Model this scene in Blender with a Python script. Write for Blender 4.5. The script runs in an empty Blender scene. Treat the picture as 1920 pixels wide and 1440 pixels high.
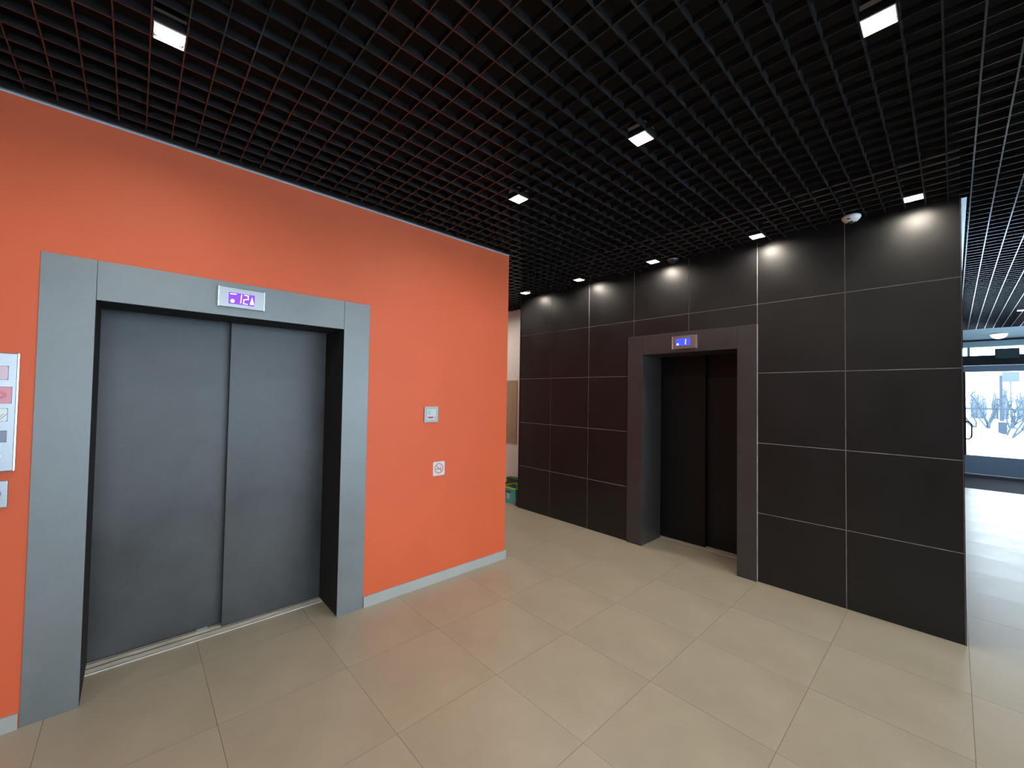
import bpy, bmesh, math, random
from mathutils import Vector, Matrix
random.seed(7)
SC = bpy.context.scene
COL = SC.collection
PI = math.pi

# ------------------------------------------------------------------ camera
cam_data = bpy.data.cameras.new('camera')
cam = bpy.data.objects.new('camera', cam_data); COL.objects.link(cam)
cam_data.sensor_fit = 'HORIZONTAL'; cam_data.sensor_width = 36.0; cam_data.lens = 14.3567
cam_data.clip_start = 0.02; cam_data.clip_end = 500
rt = Vector((0.67909891, 0.73387511, 0.01587419))
up = Vector((0.0084403, -0.02943083, 0.99953118))
fw = Vector((-0.73399825, 0.67864656, 0.02618057))
m = Matrix((rt, up, -fw)).transposed().to_4x4()
m.translation = Vector((0, 0, 1.5737))
cam.matrix_world = m
SC.camera = cam

# ------------------------------------------------------------------ view, world
SC.view_settings.view_transform = 'Standard'
SC.view_settings.look = 'None'
SC.view_settings.gamma = 1.0
SC.view_settings.use_curve_mapping = False
SC.view_settings.exposure = 0.0

world = bpy.data.worlds.new('overcast sky'); SC.world = world
world.use_nodes = True
wn = world.node_tree.nodes; wl = world.node_tree.links
bg = wn['Background']
tc = wn.new('ShaderNodeTexCoord'); sp = wn.new('ShaderNodeSeparateXYZ'); mr = wn.new('ShaderNodeMapRange'); rp = wn.new('ShaderNodeValToRGB')
wl.new(tc.outputs['Generated'], sp.inputs[0]); wl.new(sp.outputs['Z'], mr.inputs['Value'])
mr.inputs['From Min'].default_value = -0.1; mr.inputs['From Max'].default_value = 0.8
rp.color_ramp.elements[0].color = (0.90, 0.95, 1.0, 1); rp.color_ramp.elements[1].color = (0.70, 0.86, 1.0, 1)
wl.new(mr.outputs[0], rp.inputs[0]); wl.new(rp.outputs[0], bg.inputs[0])
bg.inputs[1].default_value = 8.5

def portal(name, loc, rot, sx, sy):
    l = bpy.data.lights.new(name, 'AREA'); l.shape = 'RECTANGLE'; l.size = sx; l.size_y = sy
    l.cycles.is_portal = True
    o = bpy.data.objects.new(name, l); COL.objects.link(o); o.location = loc; o.rotation_euler = rot
portal('window_portal', (2.2, 13.62, 1.4), (-PI/2, 0, 0), 4.1, 2.7)
portal('side_window_portal', (4.52, 5.0, 1.45), (0, PI/2, 0), 2.5, 14.0)

LAMP_POWER = 7.5
LAMP_COL = (1.0, 0.90, 0.76)

# ------------------------------------------------------------------ materials
def rgb(h):
    h = h.lstrip('#'); v = [int(h[i:i+2], 16)/255 for i in (0, 2, 4)]
    return tuple((c/12.92 if c <= .04045 else ((c+.055)/1.055)**2.4) for c in v)
MATS = {}
def mat(name, col, rough=.5, metal=0.0, var=0.0, vscale=3.0, rvar=0.0, bump=0.0, bscale=60.0, spec=.5, emit=None, es=0.0, col2=None, stretch=None, coat=0.0):
    if name in MATS: return MATS[name]
    M = bpy.data.materials.new(name); M.use_nodes = True; MATS[name] = M
    n = M.node_tree.nodes; l = M.node_tree.links; b = n['Principled BSDF']
    b.inputs['Base Color'].default_value = (*col, 1); b.inputs['Roughness'].default_value = rough
    b.inputs['Metallic'].default_value = metal; b.inputs['Specular IOR Level'].default_value = spec
    b.inputs['Coat Weight'].default_value = coat; b.inputs['Coat Roughness'].default_value = .12
    M.diffuse_color = (*col, 1)
    if var or rvar or bump:
        t = n.new('ShaderNodeTexCoord'); mp = n.new('ShaderNodeMapping'); l.new(t.outputs['Object'], mp.inputs[0])
        if stretch: mp.inputs['Scale'].default_value = stretch
    if var or rvar:
        nz = n.new('ShaderNodeTexNoise'); nz.inputs['Scale'].default_value = vscale; nz.inputs['Detail'].default_value = 5
        nz.inputs['Roughness'].default_value = .6; l.new(mp.outputs[0], nz.inputs['Vector'])
    if var:
        r = n.new('ShaderNodeValToRGB'); e = r.color_ramp.elements
        e[0].position = .3; e[1].position = .7
        a = tuple(max(0, c*(1-var)) for c in col); c2 = col2 or tuple(min(1, c*(1+var)) for c in col)
        e[0].color = (*a, 1); e[1].color = (*c2, 1)
        l.new(nz.outputs['Fac'], r.inputs[0]); l.new(r.outputs[0], b.inputs['Base Color'])
    if rvar:
        q = n.new('ShaderNodeMapRange'); q.inputs['From Min'].default_value = .3; q.inputs['From Max'].default_value = .7
        q.inputs['To Min'].default_value = rough-rvar; q.inputs['To Max'].default_value = rough+rvar
        l.new(nz.outputs['Fac'], q.inputs['Value']); l.new(q.outputs[0], b.inputs['Roughness'])
    if bump:
        n2 = n.new('ShaderNodeTexNoise'); n2.inputs['Scale'].default_value = bscale; n2.inputs['Detail'].default_value = 3
        l.new(mp.outputs[0], n2.inputs['Vector'])
        bp = n.new('ShaderNodeBump'); bp.inputs['Strength'].default_value = bump; bp.inputs['Distance'].default_value = .003
        l.new(n2.outputs['Fac'], bp.inputs['Height']); l.new(bp.outputs[0], b.inputs['Normal'])
    if emit:
        b.inputs['Emission Color'].default_value = (*emit, 1); b.inputs['Emission Strength'].default_value = es
    return M

def glass(name, tint, refl=0.0):
    M = bpy.data.materials.new(name); M.use_nodes = True
    n = M.node_tree.nodes; l = M.node_tree.links; n.clear()
    o = n.new('ShaderNodeOutputMaterial'); t = n.new('ShaderNodeBsdfTransparent'); g = n.new('ShaderNodeBsdfGlossy')
    f = n.new('ShaderNodeFresnel'); mx = n.new('ShaderNodeMixShader')
    t.inputs[0].default_value = (*tint, 1); g.inputs['Roughness'].default_value = .02; f.inputs[0].default_value = 1.5
    l.new(f.outputs[0], mx.inputs[0]); l.new(t.outputs[0], mx.inputs[1]); l.new(g.outputs[0], mx.inputs[2]); l.new(mx.outputs[0], o.inputs[0])
    return M

M_orange = mat('orange wall paint', (.625, .109, .038), .55, var=.05, vscale=1.2, bump=.12, bscale=220, spec=.35)
M_skirt = mat('grey skirting tile', (.36, .38, .36), .4, var=.08, vscale=4)
M_frame = mat('graphite enamelled steel', (.172, .193, .198), .42, metal=.35, var=.14, vscale=2.2, rvar=.07, bump=.12, bscale=300, spec=.5)
M_frameB = mat('shaded graphite steel of far lift', (.055, .052, .053), .36, metal=.25, var=.12, vscale=2.2, rvar=.05, spec=.5)  # same graphite as the near frame, shade from daylight put into darker colour
M_leaf = mat('anthracite lift door steel', (.062, .064, .065), .42, metal=.45, var=.32, vscale=1.6, rvar=.09, bump=.15, bscale=260)
M_leafB = mat('black lift door steel', (.008, .008, .009), .5, var=.2, vscale=1.8, rvar=.05, spec=.25)
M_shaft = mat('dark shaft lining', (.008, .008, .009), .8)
M_alu = mat('worn aluminium sill', (.72, .68, .60), .5, metal=.15, var=.28, vscale=9, rvar=.1, stretch=(1, 4, 1))
M_groove = mat('dirty sill groove', (.07, .065, .06), .7)
M_steel = mat('brushed stainless steel', (.34, .36, .38), .36, metal=.85, var=.04, vscale=14, rvar=.03, stretch=(1, 1, 14))
M_tile = mat('black stoneware wall tile', (.0086, .0089, .0100), .39, var=.22, vscale=2.5, rvar=.05, bump=.1, bscale=350, spec=.47)
M_grout = mat('pale grey grout', (.42, .39, .37), .9, var=.35, vscale=7)
M_wallcore = mat('black painted wall core', (.012, .012, .013), .6)
M_floor = mat('beige stoneware floor tile', (.39, .345, .262), .34, var=.10, vscale=2.2, rvar=.05, bump=.08, bscale=400, spec=.5)
M_joint = mat('floor joint grout', (.10, .09, .075), .9, spec=.1, var=.2, vscale=8)
M_bar = mat('black grille bar enamel', (.014, .014, .0145), .6, spec=.12)
M_barface = mat('black grille bar glossy lower edge', (.019, .019, .0195), .16, spec=.5)
M_plenum = mat('black painted slab', (.004, .004, .004), .9)
M_white = mat('matt white wall paint', (.86, .86, .84), .7, var=.03, vscale=2)
M_plaster = mat('pale plaster', (.56, .76, .86), .8, var=.03, vscale=2)
M_tan = mat('tan wood board', rgb('#b39a80'), .5, var=.14, vscale=4, stretch=(6, 1, 1))
M_dark = mat('dark anodised aluminium', (.025, .03, .045), .4, metal=.2)
M_blueframe = mat('blue grey painted door frame', (.30, .42, .56), .35, metal=.2)
M_strip = mat('perimeter strip with daylight sheen in colour', (.50, .70, .80), .35)  # pale blue stands in for daylight reflected by the metal angle
M_trim = mat('bright zinc perimeter angle', (.72, .80, .84), .25, metal=.9)
M_lampframe = mat('white lamp bezel', (.75, .72, .68), .5)
M_diff = mat('lit lamp diffuser', (1, 1, 1), .5, emit=(1.0, .93, .84), es=14.0)
M_domelamp = mat('lit opal glass', (.9, .9, .9), .4, emit=(1, .97, .93), es=1.3)
M_camwhite = mat('white camera plastic', (.72, .75, .74), .4)
M_camlens = mat('smoked camera bubble', (.02, .02, .022), .08, spec=.8)
M_blackpl = mat('black plastic', (.015, .015, .016), .35)
M_plate = mat('pale grey plastic', (.34, .39, .40), .4)
M_plate2 = mat('light grey plastic insert', (.46, .53, .54), .35)
M_red = mat('red print', (.45, .03, .04), .5)
M_darkprint = mat('dark grey print', (.04, .045, .05), .5)
M_greyprint = mat('mid grey print', (.33, .37, .38), .5)
M_signwhite = mat('white sign enamel', (.60, .59, .58), .4)
M_signred = mat('sign red', (.50, .06, .05), .5)
M_pinkkey = mat('pink backlit key window', (.50, .33, .40), .3, coat=.5)
M_redkey = mat('red backlit key window', (.55, .10, .15), .3, coat=.5)
M_redring = mat('dark red ring print', (.38, .04, .08), .4)
M_whitekey = mat('translucent white key', (.62, .68, .68), .35, coat=.4)
M_darkscr = mat('dark violet screen', (.035, .012, .06), .2, coat=.6)
M_violetring = mat('violet key ring', (.20, .17, .36), .3)
M_lcdA = mat('violet lit display', (.05, .01, .1), .3, emit=(.22, .035, 1.0), es=1.15)
M_lcdB = mat('blue lit display', (.02, .03, .1), .3, emit=(.06, .09, 1.0), es=1.1)
M_digit = mat('lit white digit', (.9, .9, .9), .4, emit=(.86, .95, 1.0), es=1.4)
M_teal = mat('teal crate plastic', (.07, .50, .47), .35)
M_yellow = mat('yellow crate rim', (.75, .62, .02), .4)
M_green = mat('dark green plastic', (.03, .07, .04), .5)
M_mat = mat('dark entrance matting', (.012, .015, .03), .95, bump=.6, bscale=200)
M_snow = mat('snow', (.86, .92, .97), .8, var=.04, vscale=.4, bump=.5, bscale=3)
M_bark = mat('haze tinted bark', (.042, .064, .085), .8)  # bluish tint puts outdoor haze into the colour, outdoor materials below too
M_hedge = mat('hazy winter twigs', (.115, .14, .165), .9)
M_signgrey = mat('grey sheet metal', (.020, .034, .055), .5)
M_bill = mat('pale billboard', (.085, .11, .115), .6)
M_conc = mat('grey plaster wall', (.35, .35, .36), .8)
M_glass = glass('window glass', (.93, .97, 1.0))

# ------------------------------------------------------------------ mesh helpers
def link(name, bm, material, parent=None, smooth=False):
    me = bpy.data.meshes.new(name); bm.normal_update(); bm.to_mesh(me); bm.free()
    mats = material if isinstance(material, (list, tuple)) else [material]
    for q in mats: me.materials.append(q)
    if smooth:
        for p in me.polygons: p.use_smooth = True
    o = bpy.data.objects.new(name, me); COL.objects.link(o)
    if parent: o.parent = parent
    return o
def struct(o): o['kind'] = 'structure'; return o
def tag(o, label, cat, group=None):
    o['label'] = label; o['category'] = cat
    if group: o['group'] = group
    return o
def empty(name, loc, rz=0.0):
    o = bpy.data.objects.new(name, None); COL.objects.link(o); o.location = loc; o.rotation_euler = (0, 0, rz)
    o.empty_display_size = .1
    return o
def B(bm, x0, x1, y0, y1, z0, z1, mi=0, bev=0.0):
    r = bmesh.ops.create_cube(bm, size=1)
    vs = r['verts']
    for v in vs:
        v.co = Vector(((x0+x1)/2+v.co.x*(x1-x0), (y0+y1)/2+v.co.y*(y1-y0), (z0+z1)/2+v.co.z*(z1-z0)))
    fs = set(f for v in vs for f in v.link_faces)
    for f in fs: f.material_index = mi
    if bev:
        es = list(set(e for v in vs for e in v.link_edges))
        bmesh.ops.bevel(bm, geom=es, offset=bev, segments=2, affect='EDGES', profile=.6)
def box(*a, **k):
    bm = bmesh.new(); B(bm, *a, **k); return bm
def prism(pts, y0, y1, flip=False):
    """polygon (x,z) extruded along y"""
    bm = bmesh.new()
    a = [bm.verts.new((x, y0, z)) for x, z in pts]; b = [bm.verts.new((x, y1, z)) for x, z in pts]
    bm.faces.new(a); bm.faces.new(list(reversed(b)))
    n = len(pts)
    for i in range(n): bm.faces.new((a[i], b[i], b[(i+1) % n], a[(i+1) % n]))
    bmesh.ops.recalc_face_normals(bm, faces=bm.faces)
    return bm
def rrect(x0, x1, z0, z1, r, k=4):
    p = []
    for cx, cz, a0 in ((x1-r, z1-r, 0), (x0+r, z1-r, 90), (x0+r, z0+r, 180), (x1-r, z0+r, 270)):
        for i in range(k+1):
            a = math.radians(a0+90*i/k); p.append((cx+r*math.cos(a), cz+r*math.sin(a)))
    return p
def disc(cx, cz, r, y0, y1, k=24, sz=1.0):
    return prism([(cx+r*math.cos(2*PI*i/k), cz+r*sz*math.sin(2*PI*i/k)) for i in range(k)], y0, y1)
def ring(cx, cz, r0, r1, y0, y1, k=28):
    bm = bmesh.new(); v = []
    for i in range(k):
        a = 2*PI*i/k; c, s = math.cos(a), math.sin(a)
        v.append([bm.verts.new((cx+r*c, y, cz+r*s)) for r, y in ((r0, y0), (r1, y0), (r1, y1), (r0, y1))])
    for i in range(k):
        p, q = v[i], v[(i+1) % k]
        for j in range(4): bm.faces.new((p[j], q[j], q[(j+1) % 4], p[(j+1) % 4]))
    bmesh.ops.recalc_face_normals(bm, faces=bm.faces)
    return bm
def lathe(prof, k=32, close=True):
    """profile (r, z) round z"""
    bm = bmesh.new(); rows = []
    for r, z in prof:
        rows.append([bm.verts.new((r*math.cos(2*PI*i/k), r*math.sin(2*PI*i/k), z)) for i in range(k)] if r > 1e-5 else [bm.verts.new((0, 0, z))])
    for a, b in zip(rows, rows[1:]):
        for i in range(k):
            j = (i+1) % k
            if len(a) == 1 and len(b) == 1: continue
            if len(a) == 1: bm.faces.new((a[0], b[j], b[i]))
            elif len(b) == 1: bm.faces.new((a[i], a[j], b[0]))
            else: bm.faces.new((a[i], a[j], b[j], b[i]))
    bmesh.ops.recalc_face_normals(bm, faces=bm.faces)
    return bm
def tube(bm, pts, r0, r1, k=5):
    pts = [Vector(p) for p in pts]; n = len(pts); prev = None
    for i, p in enumerate(pts):
        d = (pts[min(i+1, n-1)]-pts[max(i-1, 0)]).normalized()
        a = d.cross(Vector((0.3, 1, 0.1))).normalized(); b = d.cross(a)
        r = r0+(r1-r0)*i/(n-1)
        ringv = [bm.verts.new(p+a*r*math.cos(2*PI*j/k)+b*r*math.sin(2*PI*j/k)) for j in range(k)]
        if prev:
            for j in range(k): bm.faces.new((prev[j], prev[(j+1) % k], ringv[(j+1) % k], ringv[j]))
        else: bm.faces.new(list(reversed(ringv)))
        prev = ringv
    bm.faces.new(prev)

# ------------------------------------------------------------------ setting
XO = -2.946          # orange wall plane
YO = 2.6576          # its free end
YB = 3.986           # black tiled wall plane
XR = 0.041           # right end of the black wall
XL = -4.143          # left end of the black wall
H = 2.928            # underside of the grille
XMAX = 4.5; YMIN = -3.2; YG = 13.5; XMIN = -6.6; SLAB = 3.30
T = 0.6012

# floor: every tile near enough to tell apart is an object, the rest is one mesh
fl = struct(link('floor', box(XMIN, XMAX, YMIN, 11.25, -.10, -.0015), M_joint))
tile_m = {}
FX, FY, FT = .053, 3.955, .6035
gap = .0016
far = bmesh.new()
n_t = 0
for i in range(-12, 8):
    for j in range(-12, 13):
        x0, y0 = FX+i*FT, FY+j*FT
        x1, y1 = x0+FT, y0+FT
        cx0, cx1, cy0, cy1 = max(x0, XMIN), min(x1, XMAX), max(y0, YMIN), min(y1, 11.25)
        if cx1-cx0 < .02 or cy1-cy0 < .02: continue
        if x1 < XR+.05 and y0 > YB-.1 and y0 > 4.6: continue       # inside the lift block
        a = (cx0+gap/2, cx1-gap/2, cy0+gap/2, cy1-gap/2)
        seen = (-4.9 < x0 < 1.3) and (y0 > -.9) and not (x1 < XO-.3 and y0 < 2.0) and (x0 < .7 or y0 > 1.4)
        if not seen:
            B(far, *a, -.006, 0.0); continue
        key = (round(a[1]-a[0], 4), round(a[3]-a[2], 4))
        if key not in tile_m:
            o = link('floor_tile', box(0, key[0], 0, key[1], -.006, 0.0), M_floor); tile_m[key] = o.data
        else:
            o = bpy.data.objects.new('floor_tile', tile_m[key]); COL.objects.link(o)
        o.parent = fl; o.location = (a[0], a[2], random.uniform(-.0004, .0003)); n_t += 1
o = link('floor_tile_field', far, M_floor, fl); o['kind'] = 'stuff'
o = struct(link('floor_vestibule', box(XR, XMAX, 11.25, YG+.25, -.10, 0.0), M_mat))

# slab above the grille and the grille itself: every bar is an object
ceil = struct(link('ceiling', box(XMIN-.2, XMAX+.2, YMIN-.2, YG+.3, SLAB, SLAB+.15), M_plenum))
PIT = .1033; BW = .0065; BH = .034
X0 = -.1183; Y0 = .1097
yb_mesh = {}
def bar(kind, pos, s0, s1):
    L = round(s1-s0, 3)
    key = (kind, L)
    if key not in yb_mesh:
        bm = box(-BW/2, BW/2, 0, L, 0, BH) if kind == 'y' else box(0, L, -.0024, .0024, .001, BH-.001)
        bm.normal_update()
        for f in bm.faces:
            if f.normal.z < -.5: f.material_index = 1
        o = link('grille_bar', bm, [M_bar, M_barface]); yb_mesh[key] = o.data
    else:
        o = bpy.data.objects.new('grille_bar', yb_mesh[key]); COL.objects.link(o)
    o.parent = ceil
    o.location = (pos, s0, H) if kind == 'y' else (s0, pos, H)
YEND = 11.5
HT = H+.018
for k in range(-46, 36):
    x = X0+k*PIT
    if x < XO-.0: bar('y', x, YO+.01, 4.49 if x < XL-.02 else YB-.004)
    elif x < XR: bar('y', x, -1.6, YB-.004)
    else: bar('y', x, -1.6, YEND)
XW0 = X0-46*PIT; XW1 = X0+35*PIT
for k in range(-16, 111):
    y = Y0+k*PIT
    if y > YEND: break
    if y < YO+.01: bar('x', y, -2.86, XW1)
    elif y < YB-.01: bar('x', y, XW0, XW1)
    elif y < 4.48:
        bar('x', y, XW0, XL-.02); bar('x', y, .075, XW1)
    else: bar('x', y, .075, XW1)

# orange wall with its lift opening
A0, A1 = -.345, 1.270      # lift A outer frame (y)
bm = bmesh.new()
B(bm, XO-.60, XO, YMIN, A0+.03, 0, HT)
B(bm, XO-.60, XO, A1-.03, YO, 0, HT)
B(bm, XO-.60, XO, A0+.03, A1-.03, 2.19, HT)
struct(link('wall_left', bm, M_orange))
# black painted wall tops above the grille
struct(link('wall_left_top', box(XO-.60, XO, YMIN, YO, HT+.0002, SLAB), M_plenum))
struct(link('wall_corridor_side_top', box(XMIN, XO-.601, YO-.15, YO, HT+.0002, SLAB), M_plenum))
struct(link('wall_corridor_top', box(XMIN, XL-.014, 4.50, 4.65, HT+.0002, SLAB), M_plenum))
bm = bmesh.new()
B(bm, XO-1.9, XO-.601, YMIN, -.45, 0, SLAB); B(bm, XO-1.9, XO-.601, 1.37, YO-.16, 0, SLAB); B(bm, XO-2.0, XO-1.9, YMIN, YO-.16, 0, SLAB)
struct(link('wall_shaft', bm, M_shaft))
struct(link('wall_corridor_side', box(-5.55, XO-.601, YO-.15, YO, 0, HT), M_orange))
struct(link('wall_corridor_side_2', box(XMIN, -5.551, YO-.15, YO, 0, HT), M_white))
struct(link('baseboard_left', box(XO, XO+.012, -1.9, A0-.004, 0, .072), M_skirt))
bm = bmesh.new(); B(bm, XO, XO+.012, A1+.004, YO+.012, 0, .08); B(bm, XO-1.5, XO, YO, YO+.012, 0, .08)
struct(link('baseboard_left_2', bm, M_skirt))
bm = bmesh.new(); B(bm, XO+.0005, XO+.005, -2.0, YO, H-.001, H+.017)
struct(link('trim_1', bm, M_strip))
bm = bmesh.new(); B(bm, XR+.0005, XR+.030, YB+.01, YEND, H-.002, H+.0015)
struct(link('trim_2', bm, M_trim))

# black tiled wall
BX0, BX1 = -2.425, -1.163   # lift B outer frame (x)
TD = .012
core = bmesh.new()
B(core, XL, BX0+.03, YB+.003, 4.60, 0, SLAB)
B(core, BX1-.03, XR, YB+.003, 4.60, 0, SLAB)
B(core, BX0+.03, BX1-.03, YB+.003, 4.60, 2.19, SLAB)
for f in core.faces:
    f.material_index = 1 if f.normal.y < -.5 or all(abs(v.co.y-(YB+.003)) < 1e-4 for v in f.verts) else 0
wb = struct(link('wall_back', core, [M_wallcore, M_grout]))
cols = [XR-i*T for i in range(7)]+[XL]
rows = [0, .588, 1.19, 1.796, 2.400, H+.03]
g = .0055/2
def tile(x0, x1, z0, z1):
    o = link('wall_tile', box(x0+g, x1-g, YB, YB+.0029, z0+g, z1-g), M_tile, wb); return o
edge0 = XL+.004
for i in range(7):
    x1, x0 = cols[i], cols[i+1]
    for j in range(5):
        z0, z1 = rows[j], rows[j+1]
        if i in (2, 3):
            if j < 3: continue
            if j == 3: z0 = 2.224
            tile(x0, x1, z0, z1)
        elif i == 4 and j < 3: tile(x0, BX0-.001, z0, z1)
        elif i == 4 and j == 3:
            link('wall_tile', prism([(x0+g, z0+g), (BX0-.003, z0+g), (BX0-.003, 2.226), (x1-g, 2.226), (x1-g, z1-g), (x0+g, z1-g)], YB, YB+.0029), M_tile, wb)
        else: tile(x0, x1, z0, z1)
struct(link('trim_3', box(XL-.012, XL-.0005, YB-.004, YB+.03, 0, SLAB), M_blackpl))
struct(link('trim_4', box(XR+.0005, XR+.004, YB-.002, YB+.03, 0, SLAB), M_blackpl))
struct(link('trim_5', box(BX1+.0005, BX1+.0065, YB-.006, YB-.0002, 0, 2.22), M_grout))
bm = bmesh.new(); B(bm, XL, XR, 5.2, YG+.25, 0, SLAB); B(bm, XL, BX0-.15, 4.6001, 5.2, 0, SLAB); B(bm, BX1+.15, XR, 4.6001, 5.2, 0, SLAB)
struct(link('wall_core', bm, M_wallcore))
# corridor behind the orange wall
struct(link('wall_corridor', box(XMIN, XL-.014, 4.50, 4.65, .15, HT), M_white))
struct(link('baseboard_corridor', box(XMIN, XL-.014, 4.508, 4.65, 0, .15), M_dark))
struct(link('wall_corridor_end', box(XMIN-.2, XMIN, YO-.2, 4.65, 0, SLAB), M_white))
# walls outside the frame that close the hall
struct(link('wall_front', box(XMIN-.2, XMAX+.2, YMIN-.2, YMIN, 0, SLAB), M_conc))
bm = bmesh.new()
B(bm, XMAX, XMAX+.2, YMIN, YG+.3, 0, .2); B(bm, XMAX, XMAX+.2, YMIN, YG+.3, 2.92, SLAB); B(bm, XMAX, XMAX+.2, YMIN, -2.0, .2, 2.92)
B(bm, XMAX, XMAX+.2, 12.0, YG+.3, .2, 2.92)
for k in range(1, 7): B(bm, XMAX, XMAX+.2, -2+k*2-.06, -2+k*2+.06, .2, 2.92)
struct(link('wall_right', bm, M_conc))
struct(link('window_1', box(XMAX+.09, XMAX+.10, -2.0, 12.0, .2, 2.92), M_glass))

# vestibule ceiling and the glazed entrance front
struct(link('ceiling_vestibule', box(XR, XMAX, YEND+.01, YG-.02, H, H+.05), M_plaster))
struct(link('trim_6', box(XR, XMAX, YG-.05, YG-.02, H-.035, H-.001), M_dark))
bm = bmesh.new(); B(bm, XR, XMAX, YG, YG+.18, 2.775, SLAB)
struct(link('wall_far', bm, M_plaster))
bm = bmesh.new(); B(bm, XR, XMAX, YG-.03, YG+.14, 2.375, 2.585)
struct(link('trim_7', bm, M_dark))
w2 = struct(link('window_2', box(XR, XMAX, YG+.06, YG+.07, 2.585, 2.775), M_glass))
for k, x in enumerate((.235, 1.42, 2.6, 3.8)): link('mullion', box(x-.02, x+.02, YG+.03, YG+.10, 2.585, 2.775), M_blueframe, w2)
dr = empty('door_1', (.10, YG, 0)); struct(dr)
DW = 1.30
link('glass_pane', box(.09, DW-.09, .05, .058, .405, 2.235), M_glass, dr)
link('bottom_rail', box(.0, DW, .03, .08, .012, .41, bev=.004), M_blueframe, dr)
link('top_rail', box(.0, DW, .03, .08, 2.235, 2.37, bev=.004), M_blueframe, dr)
link('stile', box(.0, .085, .03, .08, .41, 2.235), M_dark, dr)
link('stile', box(DW-.085, DW, .03, .08, .41, 2.235), M_blueframe, dr)
bm = bmesh.new()
tube(bm, [(.05, .03, .76), (.12, -.03, .76), (.155, -.05, .80), (.165, -.055, .86), (.165, -.055, 1.04), (.155, -.05, 1.10), (.12, -.03, 1.14), (.05, .03, 1.14)], .014, .014, 8)
link('pull_handle', bm, M_dark, dr, True)
bm = bmesh.new(); B(bm, -.058, 0, .02, .10, 0, 2.375)
link('frame_post', bm, M_dark, dr)
w3 = struct(empty('window_3', (1.42, YG, 0)))
link('glass_pane', box(.06, 2.95, .05, .058, .405, 2.30), M_glass, w3)
link('sill_panel', box(0, 3.0, .02, .10, .0, .40), M_blueframe, w3)
link('frame_post', box(0, .05, .02, .10, .4, 2.375), M_dark, w3)

# ------------------------------------------------------------------ lift doorways (local: x right along wall, y into wall)
def lift(name, loc, rz, c_in, w_in, jl, jr, depth, d_left, d_right, mf, ml, split, label, proud, nearblack=None):
    root = empty(name, loc, rz); tag(root, label, 'elevator')
    a, b = -w_in/2, w_in/2
    zt = 2.02; zo = 2.222
    link('jamb', box(a-jl, a, -proud, depth, 0, zo, bev=.0015), mf, root)
    link('jamb', box(b, b+jr, -proud, depth, 0, zo, bev=.0015), mf, root)
    link('header', box(a+.0012, b-.0012, -proud+.0003, depth, zt, zo, bev=.0015), mf, root)
    if nearblack:  # near-black sheets added over jamb returns and soffit, reaching to the leaves
        link('jamb_dark_sheet', box(a, a+.0015, -proud+.004, d_left-.003, .0065, zt), nearblack, root)
        link('jamb_dark_sheet', box(b-.0015, b, -proud+.004, d_right-.003, .0065, zt), nearblack, root)
        link('header_dark_sheet', box(a+.002, b-.002, -proud+.004, depth-.001, zt-.0015, zt), nearblack, root)
    s = split
    L = link('door_leaf', box(a-.08, s+(.06 if d_left > d_right else -.0), d_left, d_left+.035, .006, 2.12, bev=.002), ml, root)
    R = link('door_leaf', box(s+(.0 if d_left > d_right else -.06), b+.08, d_right, d_right+.035, .006, 2.12, bev=.002), ml, root)
    bm = bmesh.new()
    B(bm, a-.12, b+.12, depth+.001, depth+.30, -.02, .004)
    sill = link('sill', bm, M_alu, root)
    for yy in (min(d_left, d_right)-.012, min(d_left, d_right)+.045, max(d_left, d_right)+.0):
        link('sill_groove', box(a-.1, b+.1, yy-.004, yy+.004, .0041, .0048), M_groove, sill)
    link('sill_nosing', box(a-.1, b+.1, depth+.002, depth+.006, .004, .0055), M_steel, sill)
    return root
cA = (-.155+1.085)/2
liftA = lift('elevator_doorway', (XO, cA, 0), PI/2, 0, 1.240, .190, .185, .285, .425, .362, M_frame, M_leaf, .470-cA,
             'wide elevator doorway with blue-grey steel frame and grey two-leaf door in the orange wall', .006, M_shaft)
link('door_guide', box(-.125, -.065, .405, .4245, .006, .014), M_steel, liftA)
cB = (-2.25-1.318)/2
liftB = lift('elevator_doorway', (cB, YB, 0), 0, 0, .932, .175, .155, .40, .455, .515, M_frameB, M_leafB, .0,
             'narrower black elevator doorway with closed black door in the black tiled wall', .018)

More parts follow.
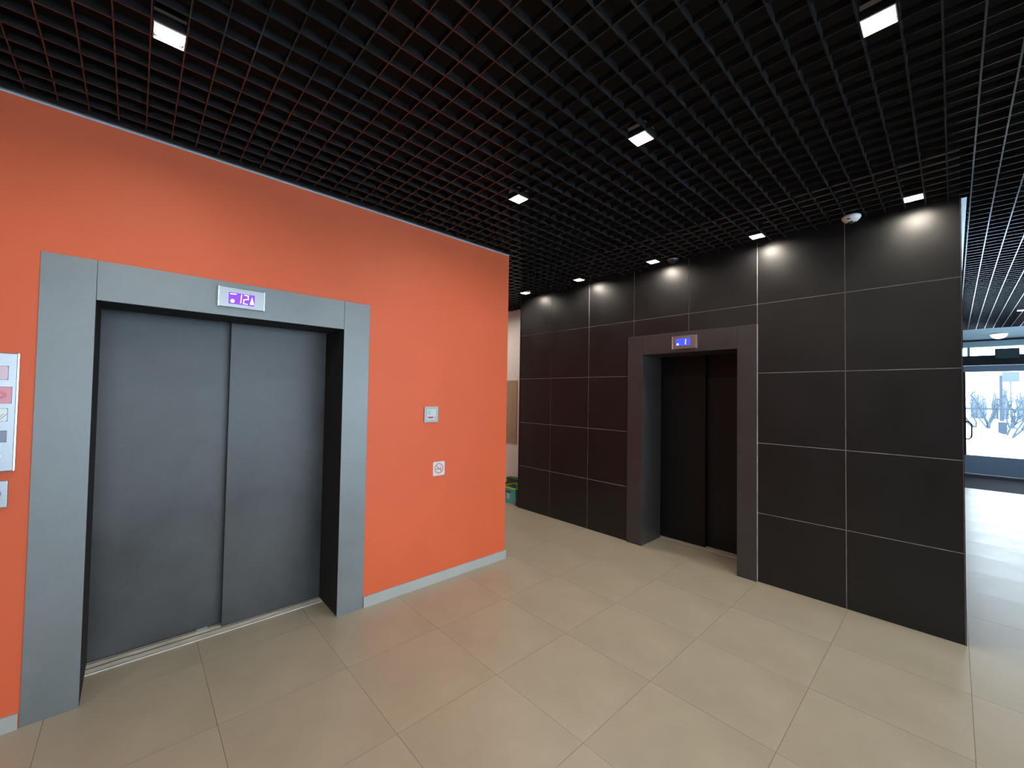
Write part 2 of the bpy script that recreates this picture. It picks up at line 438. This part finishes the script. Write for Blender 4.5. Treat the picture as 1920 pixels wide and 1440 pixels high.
# floor indicators
def seg(bm, pts, w, y0, y1):
    for (x0, z0), (x1, z1) in zip(pts, pts[1:]):
        dx, dz = x1-x0, z1-z0; L = math.hypot(dx, dz); nx, nz = -dz/L*w/2, dx/L*w/2
        ex, ez = dx/L*w/2, dz/L*w/2
        q = [(x0+nx-ex, z0+nz-ez), (x1+nx+ex, z1+nz+ez), (x1-nx+ex, z1-nz+ez), (x0-nx-ex, z0-nz-ez)]
        t = prism(q, y0, y1); me = bpy.data.meshes.new('t'); t.to_mesh(me); t.free(); bm.from_mesh(me); bpy.data.meshes.remove(me)
def indicator(loc, rz, w, h, sx0, sx1, sz0, sz1, lcd, label, two):
    r = empty('floor_indicator', loc, rz); tag(r, label, 'display')
    D = .020
    # dished housing: face slightly concave with raised rounded ends
    link('housing', box(-w/2, w/2, -D, -.0005, 0, h, bev=.004), M_steel, r)
    for s in (-1, 1):
        link('end_cap', box(s*w/2-.006 if s > 0 else -w/2-.004, w/2+.004 if s > 0 else -w/2+.006, -D-.003, -.0006, -.001, h+.001, bev=.003), M_trim, r)
    sc = link('screen', prism(rrect(sx0, sx1, sz0, sz1, .004), -D-.0012, -D+.002), lcd, r)
    y0, y1 = -D-.0022, -D-.001
    W = sx1-sx0; Hh = sz1-sz0
    if two:
        bm = bmesh.new(); seg(bm, [(sx0+W*.07, sz1-Hh*.14), (sx0+W*.27, sz1-Hh*.12)], .0045, y0, y1); link('bar_symbol', bm, M_digit, r)
        link('dot_symbol', ring(sx0+W*.145, sz0+Hh*.25, .003, .0105, y0, y1), M_digit, r)
        link('dot_centre', disc(sx0+W*.145, sz0+Hh*.25, .003, y0, y1), M_plate, r)
        bm = bmesh.new(); seg(bm, [(sx0+W*.455, sz0+Hh*.16), (sx0+W*.485, sz1-Hh*.12)], .0042, y0, y1); link('digit', bm, M_digit, r)
        bm = bmesh.new(); seg(bm, [(sx0+W*.60, sz1-Hh*.10), (sx0+W*.74, sz1-Hh*.12), (sx0+W*.74, sz0+Hh*.56), (sx0+W*.58, sz0+Hh*.50), (sx0+W*.565, sz0+Hh*.14), (sx0+W*.71, sz0+Hh*.12)], .0042, y0, y1)
        link('digit', bm, M_digit, r)
        link('arrow_symbol', prism([(sx0+W*.81, sz0+Hh*.14), (sx0+W*.98, sz0+Hh*.13), (sx0+W*.895, sz1-Hh*.18)], y0, y1), M_digit, r)
    else:
        link('dot_symbol', disc(sx0+W*.15, sz0+Hh*.22, .0105, y0, y1), M_digit, r)
        bm = bmesh.new(); seg(bm, [(sx0+W*.69, sz0+Hh*.18), (sx0+W*.71, sz1-Hh*.18)], .006, y0, y1); link('digit', bm, M_digit, r)
    return r
indicator((XO+.0062, .4635, 2.069), PI/2, .236, .120, -.0675, .0655, .021, .089, M_lcdA, 'steel floor display showing a violet 12 over the grey elevator in the orange wall', True)
indicator((-1.793, YB-.0182, 2.052), 0, .240, .128, -.084, .060, .031, .103, M_lcdB, 'steel floor display showing a blue 1 over the black elevator', False)

# call panel, key switch plate
cp = empty('call_panel', (XO+.0005, -.464, 1.188), PI/2); tag(cp, 'tall stainless steel call panel with red and white keys, cut by the left photo edge', 'panel')
link('plate', box(-.07, .07, -.016, 0, 0, .540, bev=.004), M_steel, cp)
link('edge_strip', box(.064, .0725, -.0185, -.0005, -.001, .541, bev=.003), M_trim, cp)
def key(name, z0, z1, x1, m_, ext=None):
    fr = link(name, prism(rrect(-x1, x1, z0, z1, .005), -.0178, -.015), m_, cp)
    bm = bmesh.new(); t = .0012
    B(bm, -x1-t, x1+t, -.0172, -.0155, z0-t, z1+t); link('key_surround', bm, M_darkprint, fr)
    return fr
k1 = key('display_window', 1.606-1.188, 1.667-1.188, .040, M_pinkkey)
k2 = key('red_key', 1.498-1.188, 1.572-1.188, .053, M_redkey)
link('ring_mark', ring(.022, .347, .007, .0095, -.0186, -.0177), M_redring, k2)
link('ring_mark', ring(.022, .347, .014, .0160, -.0186, -.0177), M_redring, k2)
k3 = key('white_key', 1.417-1.188, 1.474-1.188, .043, M_whitekey)
bm = bmesh.new()
for d in (0, .010, .020): seg(bm, [(.004+d, .238), (.022+d, .262)], .0016, -.0184, -.0177)
link('hatch_mark', bm, M_darkprint, k3)
k4 = key('dark_screen', 1.322-1.188, 1.373-1.188, .043, M_darkscr)
link('round_button', disc(.018, .071, .013, -.0195, -.0155), M_whitekey, cp)
kp = empty('key_switch_plate', (XO+.0005, -.480, 1.025), PI/2); tag(kp, 'small stainless steel key switch plate under the tall call panel', 'switch')
link('plate', box(-.07, .070, -.014, 0, 0, .121, bev=.003), M_steel, kp)
link('ring', ring(.036, .063, .010, .017, -.0165, -.0135), M_violetring, kp)
link('lock_cylinder', disc(.036, .063, .010, -.016, -.0135), M_steel, kp)

# card reader
cr = empty('card_reader', (XO+.0005, 1.811, 1.335), PI/2); tag(cr, 'small square grey card reader with a red bar on the orange wall', 'reader')
link('frame', box(-.0655, .0655, -.012, 0, 0, .130, bev=.003), M_plate, cr)
link('insert', box(-.043, .043, -.0145, -.010, .022, .108, bev=.0015), M_plate2, cr)
bm = bmesh.new()
for r_ in range(4):
    for c_ in range(3): B(bm, -.034+c_*.0085, -.034+c_*.0085+.007, -.0152, -.0144, .064+r_*.009, .064+r_*.009+.0072)
link('keypad_print', bm, M_greyprint, cr)
link('red_bar', box(-.034, .016, -.0152, -.0144, .033, .047), M_red, cr)
link('indicator_dot', disc(.033, .040, .0045, -.0155, -.0144, 16), M_darkprint, cr)

# no smoking sign
ns = empty('no_smoking_sign', (XO+.0005, 1.899, .886), PI/2); tag(ns, 'small white no smoking sign low on the orange wall', 'sign')
link('plate', prism(rrect(-.057, .057, 0, .116, .012), -.0035, 0), M_signwhite, ns)
link('red_ring', ring(0, .060, .036, .042, -.0043, -.0034), M_signred, ns)
bm = bmesh.new(); seg(bm, [(-.027, .087), (.027, .033)], .0055, -.0046, -.0034); link('red_slash', bm, M_signred, ns)
bm = bmesh.new(); seg(bm, [(-.026, .059), (-.026, .051), (-.007, .051), (-.007, .059), (-.026, .059)], .003, -.0041, -.0034); seg(bm, [(.004, .055), (.023, .056)], .006, -.0041, -.0034)
link('cigarette', bm, M_darkprint, ns)
bm = bmesh.new(); seg(bm, [(.016, .066), (.009, .073), (.018, .080), (.014, .087)], .003, -.0041, -.0034); seg(bm, [(.023, .066), (.018, .073), (.024, .079)], .0025, -.0041, -.0034)
link('smoke', bm, M_greyprint, ns)

# ------------------------------------------------------------------ ceiling lamps
lamp_src = {}
def downlight(x, y, label, group=None):
    r = empty('ceiling_downlight', (x, y, H)); tag(r, label, 'light', group)
    if not lamp_src:
        h = .0475
        fr = bmesh.new()
        for a in ((-h, h, -h, -h+.003), (-h, h, h-.003, h), (-h, -h+.003, -h+.003, h-.003), (h-.003, h, -h+.003, h-.003)): B(fr, *a, -.002, .055)
        f = link('frame', fr, M_lampframe, r)
        d = link('diffuser', prism(rrect(-h+.0032, h-.0032, -h+.0032, h-.0032, .018), 0, .004), M_diff, r)
        for v in d.data.vertices: v.co = Vector((v.co.x, v.co.z, v.co.y+.010))
        bb = link('housing', box(-.045, .045, -.045, .045, .056, .10, bev=.004), M_blackpl, r)
        lamp_src.update(frame=f.data, diffuser=d.data, housing=bb.data)
    else:
        for n_, me in lamp_src.items():
            c = bpy.data.objects.new(n_, me); COL.objects.link(c); c.parent = r
    l = bpy.data.lights.new('lamp_light', 'AREA'); l.shape = 'SQUARE'; l.size = .08; l.energy = LAMP_POWER; l.color = LAMP_COL
    l.spread = math.radians(180)
    lo = bpy.data.objects.new('lamp_light', l); COL.objects.link(lo); lo.parent = r; lo.location = (0, 0, .0085)
    return r
lx = [-.170, -1.103, -2.034, -2.963, -3.875]
downlight(lx[2], .060, 'lit square ceiling downlight at upper left, above the elevator in the orange wall')
names_mid = ['lit square ceiling downlight cut high at the upper right, largest on that side', 'lit square ceiling downlight alone in the middle of the black grille', 'lit square ceiling downlight nearest the far top corner of the orange wall']
for k in range(3): downlight(lx[k], 1.914, names_mid[k])
names_bk = ['rightmost lit downlight in the row along the black tiled wall, right of the white camera',
            'second downlight from the right in the row along the black wall, left of the camera',
            'middle downlight in the row along the black wall, above the black elevator display',
            'second downlight from the left in the row along the black wall',
            'leftmost downlight in the row along the black wall, beside the orange wall corner']
for k in range(5): downlight(lx[k]+(.02 if k == 4 else 0), 3.780, names_bk[k])
downlight(.695, 9.51, 'small lit downlight far off over the bright lobby passage at right edge')
for x, y in ((-4.805, 3.78), (-5.735, 3.78), (lx[1], .060), (lx[0], .060), (.76, .060), (lx[2], -1.25), (lx[0], -1.25), (.76, 3.78), (1.69, 1.914)):  # unseen lamps added for light, most of them continuing the visible grid
    downlight(x, y, 'lit square ceiling downlight extending the grid for light, outside the photo frame', 'downlights outside the frame')

# vestibule dome lamp
dl = empty('dome_lamp', (.615, 12.45, H-.0005)); tag(dl, 'white opal dome lamp on the pale ceiling by the glass entrance', 'light')
link('base', lathe([(0, 0), (.12, 0), (.12, -.015), (0, -.015)]), M_lampframe, dl)
link('shade', lathe([(.115, -.0155)]+[(.115*math.cos(a), -.0155-.09*math.sin(a)) for a in (.2, .4, .6, .8, 1.0, 1.2, 1.4)]+[(0, -.106)]), M_domelamp, dl, True)

# sign box above the door
eb = empty('door_closer_box', (.77, YG-.031, 2.50)); tag(eb, 'dark grey box over the glass entrance door, in front of the transom windows', 'box')
link('case', box(-.165, .165, -.10, 0, 0, .21, bev=.006), mat('dark green grey casing', (.045, .075, .08), .5), eb)
link('bracket', box(-.14, .14, -.06, 0, -.03, -.001), M_dark, eb)

# dome camera
dc = empty('dome_camera', (-.500, 3.835, H)); tag(dc, 'white dome security camera under the black grille by the black wall', 'camera')
dc.rotation_euler = (math.radians(0), 0, math.radians(20))
link('shell', lathe([(0, .0), (.050, .0), (.056, -.006), (.057, -.014), (.052, -.026), (.042, -.037), (.030, -.044), (.022, -.046)]), M_camwhite, dc, True)
link('lens_bubble', lathe([(.024, -.044)]+[(.024*math.cos(a), -.044-.020*math.sin(a)) for a in (.3, .6, .9, 1.2, 1.4)]+[(0, -.064)]), M_camlens, dc, True)
s_ = link('slot', box(-.010, .010, -.0015, .0015, -.004, .004), M_blackpl, dc); s_.location = (-.024, -.040, -.032); s_.rotation_euler = (.9, 0, -.35)
bm = bmesh.new(); tube(bm, [(.045, 0, 0), (.048, 0, .05), (.03, .01, .12)], .004, .004, 6); link('cable', bm, M_blackpl, dc, True)
# small dark sensor
ds = empty('ceiling_sensor', (-1.862, 3.85, H)); tag(ds, 'small dark round ceiling sensor right of the middle wall-row downlight', 'sensor')
link('shell', lathe([(0, 0), (.045, 0), (.047, -.008), (.040, -.022), (.026, -.032), (0, -.036)]), M_blackpl, ds, True)
link('rim', lathe([(.0475, .0), (.050, -.002), (.0505, -.008), (.0478, -.009)]), M_plate, ds, True)

# tan board
tb = empty('notice_board', (-5.06, 4.4995, .795)); tag(tb, 'tall tan board on the white wall of the side corridor', 'board')
link('board', box(-.30, .318, -.012, 0, 0, 1.003, bev=.002), M_tan, tb)
bm = bmesh.new(); B(bm, .3185, .326, -.014, 0, -.004, 1.007); B(bm, -.30, .318, -.014, 0, 1.0035, 1.010)
link('edge_trim', bm, mat('pale wood edging', (.55, .38, .28), .5), tb)

# crate with open walls and handle slot
ct = empty('plastic_crate', (-4.43, 4.055, 0)); tag(ct, 'teal plastic crate with yellow rim on the floor behind the orange wall', 'crate')
W_, D_, h_ = .155, .28, .225
def crate_panel(x0, x1, y, front=True):
    bm = bmesh.new(); t = .004
    z = [0, .03, .055, .15, .175, h_-.018]
    B(bm, x0, x1, y, y+t, 0, .03); B(bm, x0, x1, y, y+t, .175, h_-.018)
    B(bm, x0, x0+.05, y, y+t, .03, .175); B(bm, x1-.10, x1, y, y+t, .03, .175); B(bm, x0+.05, x1-.10, y, y+t, .03, .145)
    return bm
link('front_panel', crate_panel(-W_, W_, 0), M_teal, ct)
link('rear_panel', box(-W_, W_, D_-.004, D_, 0, h_-.018), M_teal, ct)
link('side_panel', box(-W_, -W_+.004, .004, D_-.004, 0, h_-.018), M_teal, ct)
link('side_panel', box(W_-.004, W_, .004, D_-.004, 0, h_-.018), M_teal, ct)
link('base_panel', box(-W_+.004, W_-.004, .004, D_-.004, .002, .008), M_teal, ct)
bm = bmesh.new(); q = .006
B(bm, -W_-q, W_+q, -q, .004, h_-.018, h_); B(bm, -W_-q, W_+q, D_-.004, D_+q, h_-.018, h_); B(bm, -W_-q, -W_+.004, .004, D_-.004, h_-.018, h_); B(bm, W_-.004, W_+q, .004, D_-.004, h_-.018, h_)
link('rim', bm, M_yellow, ct)
lb = link('front_label', prism(rrect(-.03, .03, .055, .135, .008), -.0015, 0), M_signwhite, ct)
for x, z in ((.075, .05), (.075, .075), (.075, .10), (.075, .125), (-.06, .022), (-.02, .022), (.02, .022), (.06, .022)):
    link('vent_slot', box(x, x+.010, -.0012, 0, z, z+.010), M_plate2, ct)
dg = empty('green_tub', (-4.62, 4.37, 0)); tag(dg, 'dark green tub behind the teal crate at the white wall', 'tub')
link('body', box(-.20, .20, 0, .10, 0, .245, bev=.01), M_green, dg)
link('lid', box(-.205, .205, -.004, .104, .245, .27, bev=.006), M_green, dg)
rb = empty('red_bottle', (-4.236, 4.035, 0)); tag(rb, 'small dark bottle with a red cap between teal crate and black wall', 'bottle')
link('body', lathe([(0, 0), (.019, 0), (.021, .01), (.021, .045), (.013, .058), (.010, .062), (0, .062)], 16), mat('dark red bottle plastic', (.20, .05, .05), .3), rb, True)
link('cap', lathe([(0, .0625), (.014, .0625), (.014, .088), (.010, .092), (0, .092)], 16), M_red, rb, True)

# ------------------------------------------------------------------ outside
bm = bmesh.new()
NX, NY = 40, 60
g_ = []
for j in range(NY+1):
    y = YG+.26+ (j/NY)**2*230
    row = []
    for i in range(NX+1):
        x = -60+120*i/NX
        z = -.15+.05*math.sin(x*1.3+y*.7)*math.sin(y*.9)
        row.append(bm.verts.new((x, y, z)))
    g_.append(row)
for j in range(NY):
    for i in range(NX): bm.faces.new((g_[j][i], g_[j][i+1], g_[j+1][i+1], g_[j+1][i]))
struct(link('ground', bm, M_snow, None, True))
bm = bmesh.new(); B(bm, XMAX+.2, 60, -40, YG+.3, -.3, -.15)
struct(link('ground_side', bm, M_snow))
rnd = random.Random(3)
def bush(x, y, h, lean, label, r0=.045, nb=7):
    r = empty('bare_bush', (x, y, -.17)); tag(r, label, 'bush')
    stem = bmesh.new(); tw = bmesh.new()
    for k in range(nb):
        a = rnd.uniform(-.9, .9)+lean; hh = h*rnd.uniform(.7, 1.0)
        pts = [(rnd.uniform(-.1, .1), rnd.uniform(-.1, .1), 0)]
        dx = 0; 
        for s in range(1, 7):
            dx += (a*.20+rnd.uniform(-.09, .09))*hh/1.6
            pts.append((pts[0][0]+dx, pts[0][1]+rnd.uniform(-.15, .15), hh*s/6))
        tube(stem, pts, r0, r0*.35, 5)
        for s in range(2, 7):
            for q2 in range(2):
                p = Vector(pts[s]); d = Vector((rnd.uniform(-.5, .5), rnd.uniform(-.3, .3), rnd.uniform(.15, .45)))*h*.35
                tube(tw, [p, p+d*.5+Vector((0, 0, .03)), p+d], r0*.4, r0*.2, 4)
    link('stem', stem, M_bark, r); q_ = link('twigs', tw, M_bark, r); q_['kind'] = 'stuff'
bush(.95, 42.0, 2.3, -.8, 'bare shrub in snow behind the door handle, leaning left', .05)
bush(1.55, 41.5, 2.5, .1, 'bare upright shrub in snow, middle one seen through the glass door', .05)
bush(2.6, 43.0, 2.4, .4, 'bare shrub in snow behind the dark panel', .05)
bush(1.72, 29.3, 1.75, .7, 'nearest bare shrub, leaning right in snow beside the dark panel', .042, 4)
pn = empty('sheet_panel', (1.585, 30.5, -.17)); tag(pn, 'dark upright panel on two legs standing in the snow outside', 'panel')
link('sheet', box(-.14, .14, 0, .04, .22, .80), M_signgrey, pn)
for x in (-.14, .11): link('leg', box(x, x+.03, 0, .03, 0, .22), M_signgrey, pn)
sm = bmesh.new()
bmesh.ops.create_icosphere(sm, subdivisions=4, radius=1)
for v in sm.verts:
    n3 = .12*math.sin(v.co.x*7+v.co.y*5)+.10*math.sin(v.co.y*9+1.7*v.co.x)
    v.co = Vector((v.co.x*1.05, v.co.y*.8, v.co.z*(.34+n3*.8)))
o = link('snow_heap', sm, M_snow, None, True); o.location = (1.05, 26.5, -.17); tag(o, 'lumpy shovelled snow heap in front of the panel outside', 'snow heap')
# fence line and hedge far away
fe = empty('rail_fence', (0, 58, -.17)); tag(fe, 'long low dark fence rail across the snow outside', 'fence')
link('rail', box(-6, 12, 0, .08, 1.05, 1.22), M_signgrey, fe)
for k in range(7): link('post', box(-6+k*3, -5.9+k*3, 0, .1, 0, 1.05), M_signgrey, fe)
for k, wh in enumerate(('leftmost', 'second from the left', 'middle', 'second from the right', 'rightmost')):
    hx = .2+k*1.55; hb = bmesh.new()
    for q in range(60):
        bx = rnd.uniform(-.55, .55); hh = rnd.uniform(1.9, 3.3)
        tube(hb, [(bx, rnd.uniform(-.4, .4), 0), (bx+rnd.uniform(-.1, .1), 0, hh*.6), (bx+rnd.uniform(-.2, .2), 0, hh)], .05, .012, 4)
    o = link('hedge_bush', hb, M_hedge); o.location = (hx, 66+rnd.uniform(-.6, .6), -.17)
    tag(o, 'hazy leafless hedge bush beyond the fence, '+wh+' of the far row', 'bush', 'far hedge row beyond the fence')
po = empty('street_pole', (3.05, 60, -.17)); tag(po, 'thin grey street pole beyond the fence', 'pole')
link('shaft', lathe([(0, 0), (.13, 0), (.10, 4.3), (0, 4.3)], 10), M_signgrey, po)
bb = empty('billboard', (3.75, 70, -.17)); tag(bb, 'pale blue board beside the pole beyond the fence', 'billboard')
link('board', box(-.1, 1.1, 0, .1, 4.0, 5.1), M_bill, bb)
link('leg', box(.42, .56, .1, .2, 0, 4.6), M_hedge, bb)
